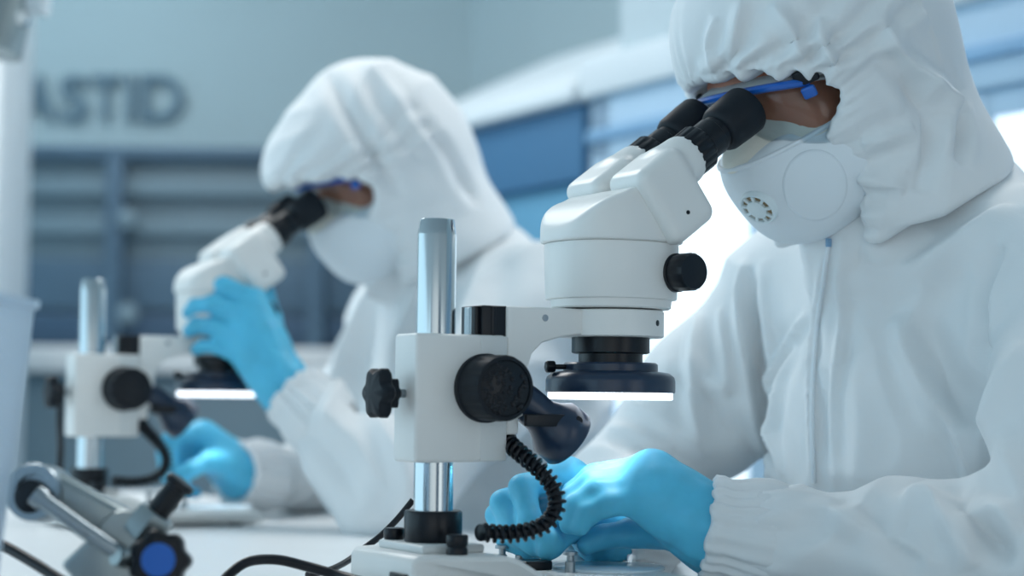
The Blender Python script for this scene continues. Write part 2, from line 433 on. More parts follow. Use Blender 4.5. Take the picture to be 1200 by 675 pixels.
    for sd in (-1, 1):
        o = tip + Vector((0, sd*.035, 0))
        fl = Field((-.05, -.04, -.062), (.045, .04, .05), .0016)
        fl.rbox((-.002, 0, -.014), (.0265, .0285, .0365), .011, k=.001)
        fl.cone((.02, 0, 0), (.0335, 0, 0), .0235, .0225, k=.006)
        V, F = fl.mesh(2)
        base_t = -.122
        V = np.array([tuple(o + ED*(base_t+v[0]) + Vector((0, v[1], 0)) + EP*v[2]) for v in V])
        tb = mesh_obj('eyepiece_tube', V, F, M['enamel'], r, (0, 0, 0))
        MB().lathe([(.0018, 0), (.0018, .0008)], o+ED*(base_t-.004)+Vector((0, sd*.0282, 0))-EP*.030, (0, sd, 0), seg=12).build('tube_screw', M['rubber'], tb)
        ep = MB().lathe([(.0165, -.105), (.0175, -.090), (.0195, -.089), (.0195, -.084), (.0208, -.083), (.0210, -.064), (.0195, -.062), (.0172, -.061), (.0172, -.046), (.0160, -.045), (.0160, -.03)], o, ED, seg=96, mod=lambda k_, h: 1-.05*(1 if k_ % 6 < 2 and -.0835 < h < -.0635 else 0)).build('eyepiece', M['black'], r)
        MB().lathe([(.0162, -.040), (.0195, -.038), (.0212, -.034), (.0222, -.014), (.0222, -.002), (.0212, 0), (.0190, -.001), (.0175, -.012), (.0001, -.012)], o, ED, seg=56).build('eyecup', M['rubber'], ep)
    # incident lamp under the block, with its bracket
    ld = Vector((.80, -.06, -.60)).normalized(); lo = Vector((.079, -.010, .159))
    lm = MB().lathe([(.010, -.014), (.0145, -.012), (.0155, 0), (.0155, .018), (.0190, .026), (.0255, .034), (.0262, .050), (.0245, .0525), (.0225, .0525), (.0215, .049), (.0001, .047)], lo, ld, seg=56).build('side_lamp', M['lamp'], r)
    MB().box((.068, -.031, .1395), (.122, -.0265, .1495), .001).lathe([(.004, 0), (.004, .004), (.003, .005)], (.116, -.031, .1445), (0, -1, 0), seg=16).build('lamp_bracket', M['black'], lm)
    # spiral-wrapped lamp cable
    inv_ = (Matrix.Translation(NEARP) @ Matrix.Rotation(A, 4, 'Z')).inverted()
    path = [inv_ @ P(*p) for p in ((594, 505, 1.53), (596, 518, 1.52), (612, 533, 1.505), (634, 552, 1.495), (650, 574, 1.49), (652, 596, 1.485), (640, 614, 1.48), (618, 623, 1.475), (592, 626, 1.47), (567, 624, 1.465))]
    c = catmull(path, 30); cb = MB().tube(path, .0042, 12, 8)
    step = 0; acc = 0; prev = c[0]; n = 0; hel = []
    L = [0]
    for i in range(1, len(c)): L.append(L[-1]+(c[i]-c[i-1]).length)
    turns = int(L[-1]/.0058); up = None; seg = turns*14
    for j in range(seg+1):
        s_ = L[-1]*j/seg; i = max(1, next((q for q in range(1, len(L)) if L[q] >= s_-1e-9), len(L)-1))
        u_ = (s_-L[i-1])/max(1e-9, L[i]-L[i-1]); p_ = c[i-1].lerp(c[i], u_); dd = (c[i]-c[i-1]).normalized()
        if up is None: up = dd.orthogonal().normalized()
        up = (up-dd*up.dot(dd)).normalized(); sdv = dd.cross(up); an = 2*math.pi*turns*j/seg
        hel.append(p_+(up*math.cos(an)+sdv*math.sin(an))*.0063)
    cb.tube(hel, .0016, 6, 0)
    cb.lathe([(.003, -.001), (.0068, 0), (.0068, .004), (.003, .005)], path[-1], (-1, -.2, 0), seg=20)
    cb.build('spiral_cable', M['black'], r)
    # stage
    MB().lathe([(.0475, .0185), (.0475, .0205), (.0465, .0212), (.0001, .0212)], (AX, 0, 0), seg=72).build('stage_plate', M['stage'], r)
    for x, y in ((.100, .062), (.112, .052), (.1187, -.0189)):
        MB().lathe([(.0042, 0), (.0042, .009), (.0030, .0095), (.0030, .014), (.0062, .0145), (.0062, .017), (.005, .0175), (.001, .0178)], (x, y, .0188), seg=24).build('stage_post', M['steel'], r)
    MB().box((.090, .004, .0188), (.116, .026, .0268), .0018).build('stage_clip_block', M['black'], r)
    return r

scope = make_microscope()
for p_, q_ in ((1.7, NEARP), (1.0, FARP)):
    ll = bpy.data.lights.new('ring_lamp', 'SPOT'); ll.energy = p_; ll.spot_size = math.radians(42); ll.spot_blend = .25; ll.shadow_soft_size = .03; ll.color = (.9, .97, 1)
    lb = bpy.data.objects.new('ring_lamp', ll); COL.objects.link(lb); lb.location = Matrix.Translation(q_) @ Matrix.Rotation(A, 4, 'Z') @ Vector((AX, 0, .158))
scope['label'] = 'sharp white stereo microscope in the foreground, at the nearer person'
scope2 = dup(scope); scope2.location = FARP
scope2['label'] = 'blurred white stereo microscope farther back, gripped by the farther person'

# ================================================================== people
HT = math.radians(33)
class Pose: pass
def person_frame(pole): return Matrix.Translation(pole) @ Matrix.Rotation(A, 4, 'Z')

def hand(fr, kp, name, parent, off, h=.0022, sc=1.0, seed=1):
    "kp: pixel keypoints; returns glove mesh and wrist (local)"
    inv = fr.inverted()
    q = {k: [np.array(inv @ P(*p)) for p in v] for k, v in kp.items()}
    W = q['wrist'][0]; E = q['wrist'][1]
    allp = np.array([p for v in q.values() for p in v])
    f = Field(allp.min(0)-.05, allp.max(0)+.05, h)
    mc = [q[n][0] for n in ('index', 'middle', 'ring', 'pinky')]
    for i, m in enumerate(mc):
        f.cone(W+(m-mc[1])*.22, m, .0195*sc, (.0148, .0148, .0140, .0130)[i]*sc, k=.032)
    f.cone(mc[0]*.55+W*.45, mc[3]*.55+W*.45, .0165*sc, .016*sc, k=.015)
    E2 = W+(E-W)*1.05; f.cone(W, E2, .0250*sc, .0225*sc, k=.02)
    for n in ('index', 'middle', 'ring', 'pinky'):
        p = q[n]; s = sc*(1.0 if n != 'pinky' else .86)
        rr = [.0138*s, .0118*s, .0104*s, .0090*s]
        g = Field(f.lo, f.lo+f.h*(f.n-1), h)
        for i in range(len(p)-1): g.cone(p[i], p[i+1], rr[i], rr[i+1], k=.004)
        w = np.maximum(.006-np.abs(f.G-g.G), 0)/.006
        f.G = np.minimum(f.G, g.G)-w*w*.006/4
    p = q['thumb']; f.cone(p[0], p[1], .0185*sc, .0140*sc, k=.016)
    for i in range(1, len(p)-1): f.cone(p[i], p[i+1], .0135*sc-.0012*i, .0120*sc-.0016*i, k=.004)
    V, F = f.mesh(2)
    # taut wrinkles across the back and stretched lines towards the cuff
    N = normals(V, F); ax = (E-W)/np.linalg.norm(E-W); t = (V-W)@ax
    w = sines(V*np.array([1, 1, 1])+ax*0, 42, seed, 8)
    lines = sines(V-np.outer((V-W)@ax, ax)*.85, 70, seed+3, 8)
    V = V+N*((.0003*w+.0005*lines*np.clip(1-np.abs(t-.0)/.07, 0, 1)))[:, None]
    o = mesh_obj(name, V, F, M['glove'], parent, off)
    return o, W, E

def make_person(pole, hands, label, near, dz=0.0):
    fr = person_frame(pole)
    off = (.56, 0, -T)
    root = thing('person', fr @ Vector(off), A, label, 'person', 'people in white coveralls')
    inv = fr.inverted()
    C = np.array((.390, 0, .470+dz))                           # centre of the head
    Fd = np.array((-math.cos(HT), 0, -math.sin(HT))); U = np.array((-math.sin(HT), 0, math.cos(HT))); Rr = np.array((0., 1, 0))
    HR = np.array([Fd, Rr, U])
    def H(f, r, u): return C+Fd*f+Rr*r+U*u
    h = .004 if near else .006
    gl = {}
    for sd in ('left', 'right'):
        gl[sd] = hand(fr, hands[sd], 'glove', root, off, .0022 if near else .0032, seed=3 if sd == 'left' else 8)
    wl, wr = gl['left'][1:], gl['right'][1:]
    eL = np.array(inv @ P(*hands['elbows'][0])); eR = np.array(inv @ P(*hands['elbows'][1]))
    sh = {s: np.array((.540, s*.19, .272+dz)) for s in (-1, 1)}
    elb = {-1: eL, 1: eR}; wrist = {-1: wl, 1: wr}
    # ---- body: one continuous surface
    b = Field((.2, -.36, -.35), (.78, .36, .66), .007)
    b.ell(H(-.012, 0, .032), (.098, .076, .098), HR, k=.01)
    b.ell(H(.035, 0, -.035), (.062, .064, .085), HR, k=.03)
    b.cone(H(.055, -.022, -.098), H(.055, .022, -.098), .022, .022, k=.03)
    b.cone(H(.084, 0, .012), H(.108, 0, -.028), .009, .013, k=.012)
    for s in (-1, 1):
        b.ell(H(.0, s*.077, -.012), (.016, .010, .030), HR, k=.008)
        b.cone(H(.082, s*.012, .028), H(.072, s*.05, .026), .011, .010, k=.014)
        b.ell(H(.094, s*.033, .006), (.012, .016, .009), HR, k=.006, op='s')
        b.ell(H(.078, s*.033, .006), (.0125, .0135, .0125), HR, k=.002)
        b.ell(H(.062, s*.042, -.028), (.02, .022, .018), HR, k=.02)
    b.cone(H(.088, -.014, -.066), H(.088, .014, -.066), .0065, .0065, k=.005)
    b.cone(C+np.array((.045, 0, -.06)), (.535, 0, .25+dz), .046, .055, k=.03)
    b.ell((.545, 0, .12+dz), (.095, .15, .16), k=.05); b.ell((.57, 0, -.08), (.10, .14, .2), k=.06)
    for s in (-1, 1):
        b.cone((.52, s*.04, .23+dz), sh[s]-np.array((0, 0, .01)), .05, .05, k=.04)
        b.cone(sh[s]-np.array((0, 0, .01)), elb[s], .042, .028, k=.03)
        b.cone(elb[s], wrist[s][1], .028, .019, k=.02); b.cone(wrist[s][1], wrist[s][0], .019, .018, k=.01)
    V, F = b.mesh(1); mesh_obj('body', V, F, M['skin'], root, off)
    # ---- coverall
    c = Field((.16, -.42, -.34), (.80, .42, .42), h)
    c.ell((.545, 0, .15+dz), (.128, .185, .165), k=.05)
    c.ell((.560, 0, .02), (.142, .180, .22), k=.08)
    c.ell((.60, 0, -.2), (.16, .20, .16), k=.08)
    c.cone((.520, 0, .27+dz), (.455, 0, .312+dz), .092, .064, k=.06)
    c.ell((.60, 0, .14+dz), (.13, .18, .19), k=.06)
    c.cone((.560, 0, .325+dz), (.59, 0, .20+dz), .090, .10, k=.06)
    for s in (-1, 1):
        c.cone((.535, s*.04, .285+dz), sh[s], .078, .082, k=.05)
        m = (sh[s]+elb[s])/2+np.array((-.004, s*.012, 0))
        c.cone(sh[s], m, .080, .074, k=.04); c.cone(m, elb[s], .074, .060, k=.03)
        we, wc = wrist[s][1], wrist[s][0]
        m2 = (elb[s]+we)/2
        c.cone(elb[s], m2, .058, .050, k=.03)
        cu = wc+(we-wc)*hands['cuff'][s]
        c.cone(m2, cu, .050, .044, k=.03)
    V, F = c.mesh(3)
    V = crumple(V, F, .0045 if near else .006, 4.5, 5 if near else 17)
    V = relax(V, F)
    N = normals(V, F)
    for s in (-1, 1):                                          # gathered elastic cuffs
        we, wc = wrist[s][1], wrist[s][0]; ax = (wc-we)/np.linalg.norm(wc-we); cu = wc+(we-wc)*hands['cuff'][s]
        p = V-cu; t = p@ax; rad = p-np.outer(t, ax); rl = np.linalg.norm(rad, axis=1)
        e1 = np.cross(ax, (0, 0, 1.)); e1 /= np.linalg.norm(e1); e2 = np.cross(ax, e1)
        th = np.arctan2(rad@e2, rad@e1)
        g = np.exp(-np.maximum(0, -t)/.028)*(rl < .07)*(t > -.12)*np.clip(1-t/.016, 0, 1)
        V = V+N*(g*(.0020*np.cos(22*th+3*np.sin(3*th))))[:, None]
    S = Sculpt(V, F, fr)
    for st in hands['folds']: S.fold(*st)
    V2 = S.done(); V2 = relax(V2, F, .25)
    cov = mesh_obj('coverall', V2, F, M['cloth'], root, off)
    for s in (-1, 1):
        we, wc = wrist[s][1], wrist[s][0]; ax = (wc-we)/np.linalg.norm(wc-we); cu = wc+(we-wc)*hands['cuff'][s]+ax*.012
        e1 = np.cross(ax, (0, 0, 1.)); e1 /= np.linalg.norm(e1); e2 = np.cross(ax, e1); v = []; ff = []; nu, nv = 180, 14
        prof = [(.042, -.045), (.0475, -.034), (.0495, -.020), (.0475, -.006), (.0440, .006), (.0425, .014), (.0445, .0205), (.0440, .0275), (.0400, .0300), (.0350, .026), (.033, .012), (.033, -.02)]
        for i in range(nu):
            t_ = 2*math.pi*i/nu; d_ = e1*math.cos(t_)+e2*math.sin(t_); wv = math.cos(24*t_+1.5*math.sin(5*t_)); wv2 = math.sin(13*t_+2*math.sin(3*t_))
            for r_, a_ in prof: v.append(tuple(cu+d_*(r_+.0015*wv*min(1, max(0, (a_+.045)/.03))+.0009*wv2)+ax*(a_+.0015*wv2)))
        nv = len(prof)
        for i in range(nu):
            for k in range(nv): ff.append((i*nv+k, i*nv+(k+1) % nv, ((i+1) % nu)*nv+(k+1) % nv, ((i+1) % nu)*nv+k))
        mb = MB(); mb.add(v, ff); mb.build('elastic_cuff', M['cloth'], cov, off, 0)
    if near:
        S2 = Sculpt(V2, F, fr)
        zp = [p+np.array((-.0015, 0, 0)) for p in S2.cast([(973, 282), (966, 330), (957, 400), (953, 480), (955, 566)], 9)]
        MB().tube([tuple(p) for p in zp], .0022, 8, 2).build('zipper', M['mask'], cov, off)
        z0 = zp[0]; MB().box(z0-np.array((.003, .002, .006)), z0+np.array((.002, .002, .002)), .001).build('zipper_pull', M['cabrail'], cov, off)
    # trousers under the bench
    t = Field((.05, -.32, -.76), (.80, .32, .0), .014)
    t.ell((.60, 0, -.24), (.15, .19, .13), k=.05)
    for s in (-1, 1):
        t.cone((.58, s*.10, -.25), (.20, s*.13, -.22), .085, .068, k=.04)
        t.cone((.20, s*.13, -.22), (.24, s*.13, -.66), .064, .05, k=.03)
        t.cone((.25, s*.13, -.70), (.10, s*.14, -.715), .042, .034, k=.03)
    V, F = t.mesh(1); mesh_obj('trousers', V, F, M['cloth'], root, off)
    # ---- hood
    hh = .0023 if near else .0045
    f = Field((.17, -.22, .22), (.70, .22, .74), hh)
    for a in hands['hood']: f.ell(H(*a[0]), a[1], HR, k=a[2])
    f.cone(H(-.018, 0, -.004), (.490, 0, .345+dz), .103, .106, k=.06)
    f.cone((.490, 0, .345+dz), (.505, 0, .315+dz), .108, .120, k=.05)
    # the opening for the face
    f.ell(H(.130, 0, -.004), (.162, .099, .048), HR, k=.010, op='s')
    f.ell(H(.130, 0, -.085), (.145, .069, .085), HR, k=.022, op='s')
    f.cone(H(.12, 0, -.15), (.36, 0, .24+dz), .070, .075, k=.02, op='s')
    f.put(lambda x, y, z: (x-.36)*(-.2)+(z-.275-dz)*1.0+0*y < -99, (9, 9, 9), (9, 9, 9))
    f.put(lambda x, y, z: -((z-(.318+dz))-.50*(x-.43)+.0*np.abs(y)), (-2, -2, -2), (2, 2, 2), .012, 'i')
    V, F = f.mesh(2)
    V = crumple(V, F, .0030, 5, 31 if near else 40)
    N = normals(V, F)
    q = V-H(.0, 0, -.040); lx = q@Fd; ly = q@Rr; lz = q@U
    ru = np.where(lz > -.045, .108, .13); th = np.arctan2(lz, ly*1.15)
    m1 = np.sqrt(((lz-.040)/.052)**2+(ly/.096)**2); m2 = np.sqrt(((lz+.045)/.085)**2+(ly/.069)**2)
    rim = np.abs(np.minimum(m1, m2)-1)*.085
    wall = .25+.75*np.clip(rim/.008, 0, 1)
    fade = wall*np.exp(-(np.maximum(rim-.008, 0)/np.where(lz > 0, .055, .034))**1.3)*(lx > -.04)
    wob = 4*sines(V, 5, 77, 6)*np.minimum(1, rim/.03)*.4
    ph = 22*th+2.2*np.sin(5*th)+1.3*np.sin(9*th+1)+wob
    amp = .0055*(.65+.35*np.sin(3*th+1))
    fine = wall*np.exp(-(rim/.013)**2)*(lx > -.04)*.0013*np.cos(70*th+2*np.sin(11*th))
    V = V+N*(fade*amp*np.cos(ph)+fine)[:, None]
    S = Sculpt(V, F, fr)
    for st in hands['hoodfolds']: S.fold(*st)
    V = S.done()
    hood = mesh_obj('hood', V, F, M['hoodm'], root, off)
    # ---- respirator
    f = Field(H(.08, 0, -.08)-.16, H(.08, 0, -.08)+.16, .0025 if near else .004)
    f.ell(H(.056, 0, -.076), (.067, .066, .054), HR, k=.01)
    f.ell(H(.086, 0, -.046), (.047, .044, .042), HR, k=.04)
    f.cone(H(.088, -.010, -.103), H(.088, .010, -.103), .022, .022, k=.035)
    f.ell(H(.030, 0, -.07), (.06, .080, .060), HR, k=.04)
    n0 = .85*U+.40*Fd*0
    f.put(lambda x, y, z: ((x-C[0])*U[0]+(z-C[2])*U[2])+.026+.25*((x-C[0])*Fd[0]+(z-C[2])*Fd[2]-.11)+0*y, (-2, -2, -2), (2, 2, 2), .006, 'i')
    V, F = f.mesh(3)
    mk = mesh_obj('respirator', V, F, M['mask'], root, off)
    bv = BVHTree.FromPolygons(V.tolist(), F.tolist())
    # seam flange around the upper edge, raised round side panel and exhalation valve
    fl = []
    for i in range(41):
        a = math.radians(-105+210*i/40); d = Fd*math.cos(a)+Rr*math.sin(a)
        o = H(.03, 0, -.034-.018*abs(math.sin(a))*0)
        hit = bv.ray_cast(Vector(o+d*.3), Vector(-d))
        if hit[0] is not None: fl.append(tuple(np.array(hit[0])+d*.0004))
    MB().tube(fl, .0026, 8, 2).build('seam_flange', M['mask'], mk, off)
    def disc_on(px, prof, name, m, par, seg=40, md=None):
        o = inv @ CAM; d = inv.to_3x3() @ ray(*px); hit = bv.ray_cast(o, d)
        if hit[0] is None: return None
        MBx = MB().lathe(prof, hit[0], hit[1], seg, md); return MBx.build(name, m, par, off), hit
    if near:
        v = disc_on((889, 243), [(.0185, -.006), (.0178, .002), (.0165, .0035), (.0150, .0030), (.0145, .0012), (.0001, .0012)], 'exhalation_valve', M['valve'], mk)
        if v:
            o, hit = v; hp, hn = Vector(hit[0]), Vector(hit[1])
            MB().lathe([(.0140, .0010), (.0140, .0016), (.001, .0016)], hp, hn, 32).build('valve_membrane', M['valvehole'], mk, off)
            cg = MB().lathe([(.0098, .001), (.0098, .0042), (.0090, .0048), (.001, .0048)], hp, hn, 32)
            qt = hn.to_track_quat('Z', 'Y')
            for k in range(9):
                t_ = 2*math.pi*k/9; mt = Matrix.Translation(hp) @ qt.to_matrix().to_4x4() @ Matrix.Rotation(t_, 4, 'Z')
                cg.box((.008, -.0014, .0012), (.0150, .0014, .0040), .0004, 2, mt)
            cg.build('valve_cage', M['valve'], mk, off)
        # raised round side panel: wrapped on to the shell
        o = inv @ CAM
        ring = []; ctr = (955, 217)
        rings = []
        for rr_, lift in ((1.0, .0002), (.97, .0012), (.9, .0016), (.6, .0017), (.3, .0017)):
            rg = []
            for k in range(48):
                t_ = 2*math.pi*k/48; hit = bv.ray_cast(o, inv.to_3x3() @ ray(ctr[0]+38*rr_*math.cos(t_), ctr[1]+42*rr_*math.sin(t_)))
                rg.append(np.array(hit[0])+np.array(hit[1])*lift if hit[0] is not None else None)
            rings.append(rg)
        if all(p is not None for rg in rings for p in rg):
            v = [tuple(p) for rg in rings for p in rg]; ff = []
            for i in range(len(rings)-1):
                for k in range(48): ff.append((i*48+k, i*48+(k+1) % 48, (i+1)*48+(k+1) % 48, (i+1)*48+k))
            ff.append(tuple((len(rings)-1)*48+k for k in range(48)))
            mb = MB(); mb.add(v, ff); mb.build('side_panel', M['mask'], mk, off)
    # cloth nose panel
    f = Field(H(.08, 0, -.02)-.13, H(.08, 0, -.02)+.13, .0025 if near else .004)
    f.ell(H(.035, 0, -.045), (.085, .072, .052), HR, k=.02)
    f.cone(H(.095, 0, -.008), H(.112, 0, -.035), .014, .022, k=.02)
    V, F = f.mesh(2)
    o_ = mesh_obj('nose_panel', V, F, M['masktop'], mk, off)
    # ---- goggles
    g = thing_part('goggles', root)
    def arc(r, w, f0, u, a0, a1, n, e=2.4):
        out = []
        for i in range(n+1):
            a = math.radians(a0+(a1-a0)*i/n); cs, sn = math.cos(a), math.sin(a)
            ff_ = f0+r*math.copysign(abs(cs)**(2/e), cs); out.append(H(ff_, w*math.copysign(abs(sn)**(2/e), sn), u-.42*(.108-ff_)))
        return out
    n = 60; rows = []
    # lens: two-walled clear shell, swept back over the brow
    prof_o = [(.046, .074, .0760, .026), (.050, .079, .0765, .018), (.052, .082, .077, .0), (.050, .082, .0765, -.022), (.043, .078, .073, -.034)]
    v = []; ff = []
    for ins_ in (0, .0016):
        for (r_, w_, _, u_) in [(a[0]-ins_, a[1]-ins_, 0, a[3]) for a in prof_o]:
            v += [tuple(p) for p in arc(r_+.012, w_-.004, .046, u_, -96, 96, n)]
    R_ = len(prof_o); n1 = n+1
    for s_ in range(2):
        for i in range(R_-1):
            for k in range(n):
                a0 = s_*R_*n1+i*n1+k; ff.append((a0, a0+1, a0+n1+1, a0+n1))
    for k in range(n):
        ff.append((k, k+1, R_*n1+k+1, R_*n1+k)); e0 = (R_-1)*n1; ff.append((e0+k, e0+k+1, R_*n1+e0+k+1, R_*n1+e0+k))
    for i in range(R_-1):
        for k in (0, n): a0 = i*n1+k; ff.append((a0, a0+n1, R_*n1+a0+n1, R_*n1+a0))
    mb = MB(); mb.add(v, ff); mb.build('lens', M['clear'], g, off)
    # top ledge (clear) and blue brow bar
    mb = MB(); o1 = arc(.062, .079, .046, .029, -97, 97, n); i1 = arc(.040, .066, .046, .042, -97, 97, n)
    vv = [tuple(p) for p in o1]+[tuple(p) for p in i1]+[tuple(p-U*.0025) for p in o1]+[tuple(p-U*.0025) for p in i1]; ff = []
    for k in range(n):
        for (p_, q_) in ((0, 1), (3, 2), (2, 0), (1, 3)):
            ff.append((p_*n1+k, p_*n1+k+1, q_*n1+k+1, q_*n1+k))
    ff += [(0, n1, 3*n1, 2*n1), (n, n1+n, 3*n1+n, 2*n1+n)]
    mb.add(vv, ff); mb.build('top_vent', M['vent'], g, off)
    MB().tube([tuple(p) for p in arc(.0625, .0795, .046, .0265, -70, 70, 36)], .0038, 8, 1).build('brow_bar', M['gblue'], g, off)
    for s in (-1, 1):
        ft = Fd*.60-Rr*s*.80; rt = Fd*.80*s+Rr*.60
        mt = Matrix([list(ft)+[0], list(rt)+[0], list(U)+[0], [0, 0, 0, 1]]).transposed(); mt.translation = Vector(H(.074, s*.0765, .0165))
        MB().box((-.012, -.0035, -.006), (.010, .0035, .008), .002, mtx=mt).build('strap_buckle', M['black'], g, off)
        mt2 = mt.copy(); mt2.translation = Vector(H(.0765, s*.0755, .004))
        MB().box((-.007, -.003, -.006), (.006, .003, .005), .0025, mtx=mt2).build('buckle_lug', M['gblue'], g, off)
        MB().tube([tuple(H(.03, s*.078, .000)), tuple(H(-.02, s*.083, .01)), tuple(H(-.07, s*.07, .03)), tuple(H(-.10, s*.03, .03))], .005, 8, 6).build('strap', M['black'], g, off)
    return root
def thing_part(name, parent):
    o = bpy.data.objects.new(name, None); COL.objects.link(o); o.parent = parent; o.empty_display_size = .02; return o

near_pose = dict(cuff={-1: .72, 1: .35},
    left=dict(wrist=[(838, 622, 1.557), (905, 634, 1.553)],
        index=[(765, 551, 1.585), (695, 560, 1.600), (672, 578, 1.600), (665, 600, 1.598)],
        middle=[(764, 560, 1.570), (694, 567, 1.580), (669, 585, 1.580), (663, 607, 1.580)],
        ring=[(760, 574, 1.556), (700, 578, 1.562), (675, 594, 1.562), (667, 614, 1.562)],
        pinky=[(758, 590, 1.546), (714, 590, 1.549), (690, 602, 1.551), (680, 618, 1.553)],
        thumb=[(800, 620, 1.580), (742, 624, 1.602), (704, 630, 1.596), (687, 639, 1.592)]),
    right=dict(wrist=[(716, 622, 1.655), (770, 628, 1.715)],
        index=[(662, 560, 1.625), (612, 572, 1.600), (622, 612, 1.580), (648, 634, 1.570)],
        middle=[(664, 566, 1.640), (590, 590, 1.618), (602, 622, 1.595), (630, 642, 1.585)],
        ring=[(670, 578, 1.655), (585, 604, 1.634), (594, 630, 1.612), (618, 644, 1.602)],
        pinky=[(680, 592, 1.665), (600, 618, 1.648), (606, 636, 1.630), (626, 646, 1.622)],
        thumb=[(702, 614, 1.630), (668, 618, 1.598), (645, 640, 1.575), (640, 646, 1.573)]),
    elbows=[(1250, 650, 1.46), (732, 585, 1.945)],
    hood=[((-.005, 0, .03), (.108, .104, .122), .01), ((-.036, 0, .022), (.104, .102, .112), .04), ((.042, 0, .055), (.064, .088, .066), .03)],
    folds=[
        ([(969, 280), (955, 377), (950, 440), (951, 506), (953, 580)], .0035, .006, True, .4),
        ([(987, 275), (983, 335), (988, 377), (980, 433), (976, 500), (980, 580)], .0035, .007, True, .4),
        ([(945, 369), (922, 410), (889, 478)], .005, .008),
        ([(934, 403), (915, 463), (909, 520), (912, 575)], .006, .009),
        ([(868, 305), (869, 373), (876, 448), (892, 520), (903, 570)], .005, .007),
        ([(878, 312), (880, 373), (888, 448), (903, 520), (912, 572)], -.010, .009),
        ([(819, 358), (812, 422), (812, 478), (822, 520)], .005, .009),
        ([(842, 362), (848, 403), (849, 452), (825, 446)], .004, .008),
        ([(790, 440), (830, 470), (860, 520)], -.004, .012),
        ([(700, 500), (740, 505), (790, 530)], .004, .010),
        ([(735, 470), (790, 500), (830, 535)], .004, .012),
        ([(1048, 372), (1087, 448), (1118, 502), (1140, 560)], .009, .013),
        ([(1075, 380), (1110, 450), (1135, 500)], -.006, .014),
        ([(1000, 300), (1035, 312), (1065, 305), (1100, 280)], -.005, .012),
        ([(1090, 330), (1070, 380), (1080, 430)], .004, .014),
        ([(1168, 285), (1155, 340), (1152, 400), (1158, 420)], -.008, .011),
        ([(1200, 400), (1165, 460), (1150, 520), (1145, 590)], .004, .018),
        ([(1105, 480), (1120, 540), (1128, 590)], -.004, .012),
        ([(1010, 300), (1060, 310), (1120, 290), (1180, 240)], .008, .018),
        ([(880, 612), (960, 600), (1040, 628), (1110, 665)], .005, .010),
        ([(870, 585), (930, 582), (985, 590)], .004, .012),
        ([(1010, 590), (1050, 640), (1080, 665)], -.006, .012),
        ([(1060, 580), (1085, 585), (1120, 620), (1140, 665)], .008, .014),
        ([(1125, 600), (1160, 600), (1200, 620)], .008, .012),
        ([(1115, 585), (1150, 612), (1185, 660)], -.008, .010),
        ([(1000, 420), (1010, 500), (1005, 570)], .003, .02),
        ([(1170, 500), (1190, 560), (1200, 600)], .006, .014),
    ],
    hoodfolds=[
        ([(1030, 20), (1060, 70), (1110, 110), (1130, 140)], .006, .010),
        ([(1040, 60), (1075, 110), (1085, 170), (1075, 225)], -.006, .010),
        ([(1090, 90), (1080, 140), (1075, 200)], .004, .009),
        ([(1122, 105), (1128, 150), (1122, 190)], -.006, .008),
        ([(960, 20), (965, 55), (985, 85)], .004, .008),
        ([(905, 5), (930, 40), (940, 70)], .004, .008),
        ([(870, 0), (860, 40), (855, 75)], .003, .007),
        ([(840, 20), (832, 50), (835, 85)], .003, .007),
        ([(1000, 210), (1040, 215), (1060, 225)], .004, .008),
        ([(1010, 170), (1045, 160), (1070, 150)], .004, .008),
    ])
far_pose = dict(cuff={-1: .95, 1: .35},
    left=dict(wrist=[(335, 452, 2.335), (372, 488, 2.315)],
        index=[(300, 352, 2.352), (262, 334, 2.355), (238, 334, 2.364), (226, 344, 2.370)],
        middle=[(290, 372, 2.344), (250, 356, 2.348), (230, 358, 2.358), (221, 366, 2.364)],
        ring=[(284, 394, 2.340), (248, 382, 2.344), (230, 382, 2.354), (222, 388, 2.360)],
        pinky=[(284, 416, 2.338), (254, 406, 2.342), (238, 406, 2.350), (230, 410, 2.356)],
        thumb=[(322, 410, 2.36), (318, 372, 2.385), (312, 345, 2.40), (300, 330, 2.405)]),
    right=dict(wrist=[(284, 556, 2.50), (330, 560, 2.56)],
        index=[(236, 508, 2.465), (200, 515, 2.440), (200, 545, 2.425), (215, 565, 2.425)],
        middle=[(240, 514, 2.480), (194, 530, 2.455), (196, 556, 2.440), (215, 572, 2.438)],
        ring=[(244, 524, 2.495), (198, 545, 2.472), (204, 566, 2.458), (222, 576, 2.455)],
        pinky=[(250, 536, 2.505), (208, 556, 2.488), (214, 572, 2.475), (230, 578, 2.472)],
        thumb=[(268, 545, 2.465), (245, 540, 2.435), (225, 550, 2.418), (212, 560, 2.415)]),
    elbows=[(455, 592, 2.235), (405, 560, 2.77)],
    hood=[((-.005, 0, .025), (.112, .104, .118), .01), ((-.030, 0, .008), (.100, .100, .106), .04), ((.068, 0, .044), (.082, .088, .066), .04)],
    folds=[([(465, 300), (430, 360), (400, 430), (385, 500)], .012, .02), ([(520, 280), (480, 370), (455, 450)], .010, .02),
           ([(570, 300), (545, 400), (540, 480)], .010, .02), ([(430, 480), (470, 540), (480, 600)], .010, .018),
           ([(350, 500), (390, 540), (420, 590)], -.004, .014), ([(370, 480), (420, 520), (450, 580)], .005, .014)],
    hoodfolds=[([(430, 70), (480, 140), (540, 210)], .006, .012), ([(380, 80), (420, 150), (470, 230)], -.006, .012), ([(470, 120), (520, 180), (560, 240)], -.006, .012)])
make_person(NEARP, near_pose, 'nearer person in white hooded coverall, goggles and respirator, both blue-gloved hands on the stage', True)
make_person(FARP, far_pose, 'farther blurred person in white hooded coverall, one gloved hand raised to the microscope head', False, .010)

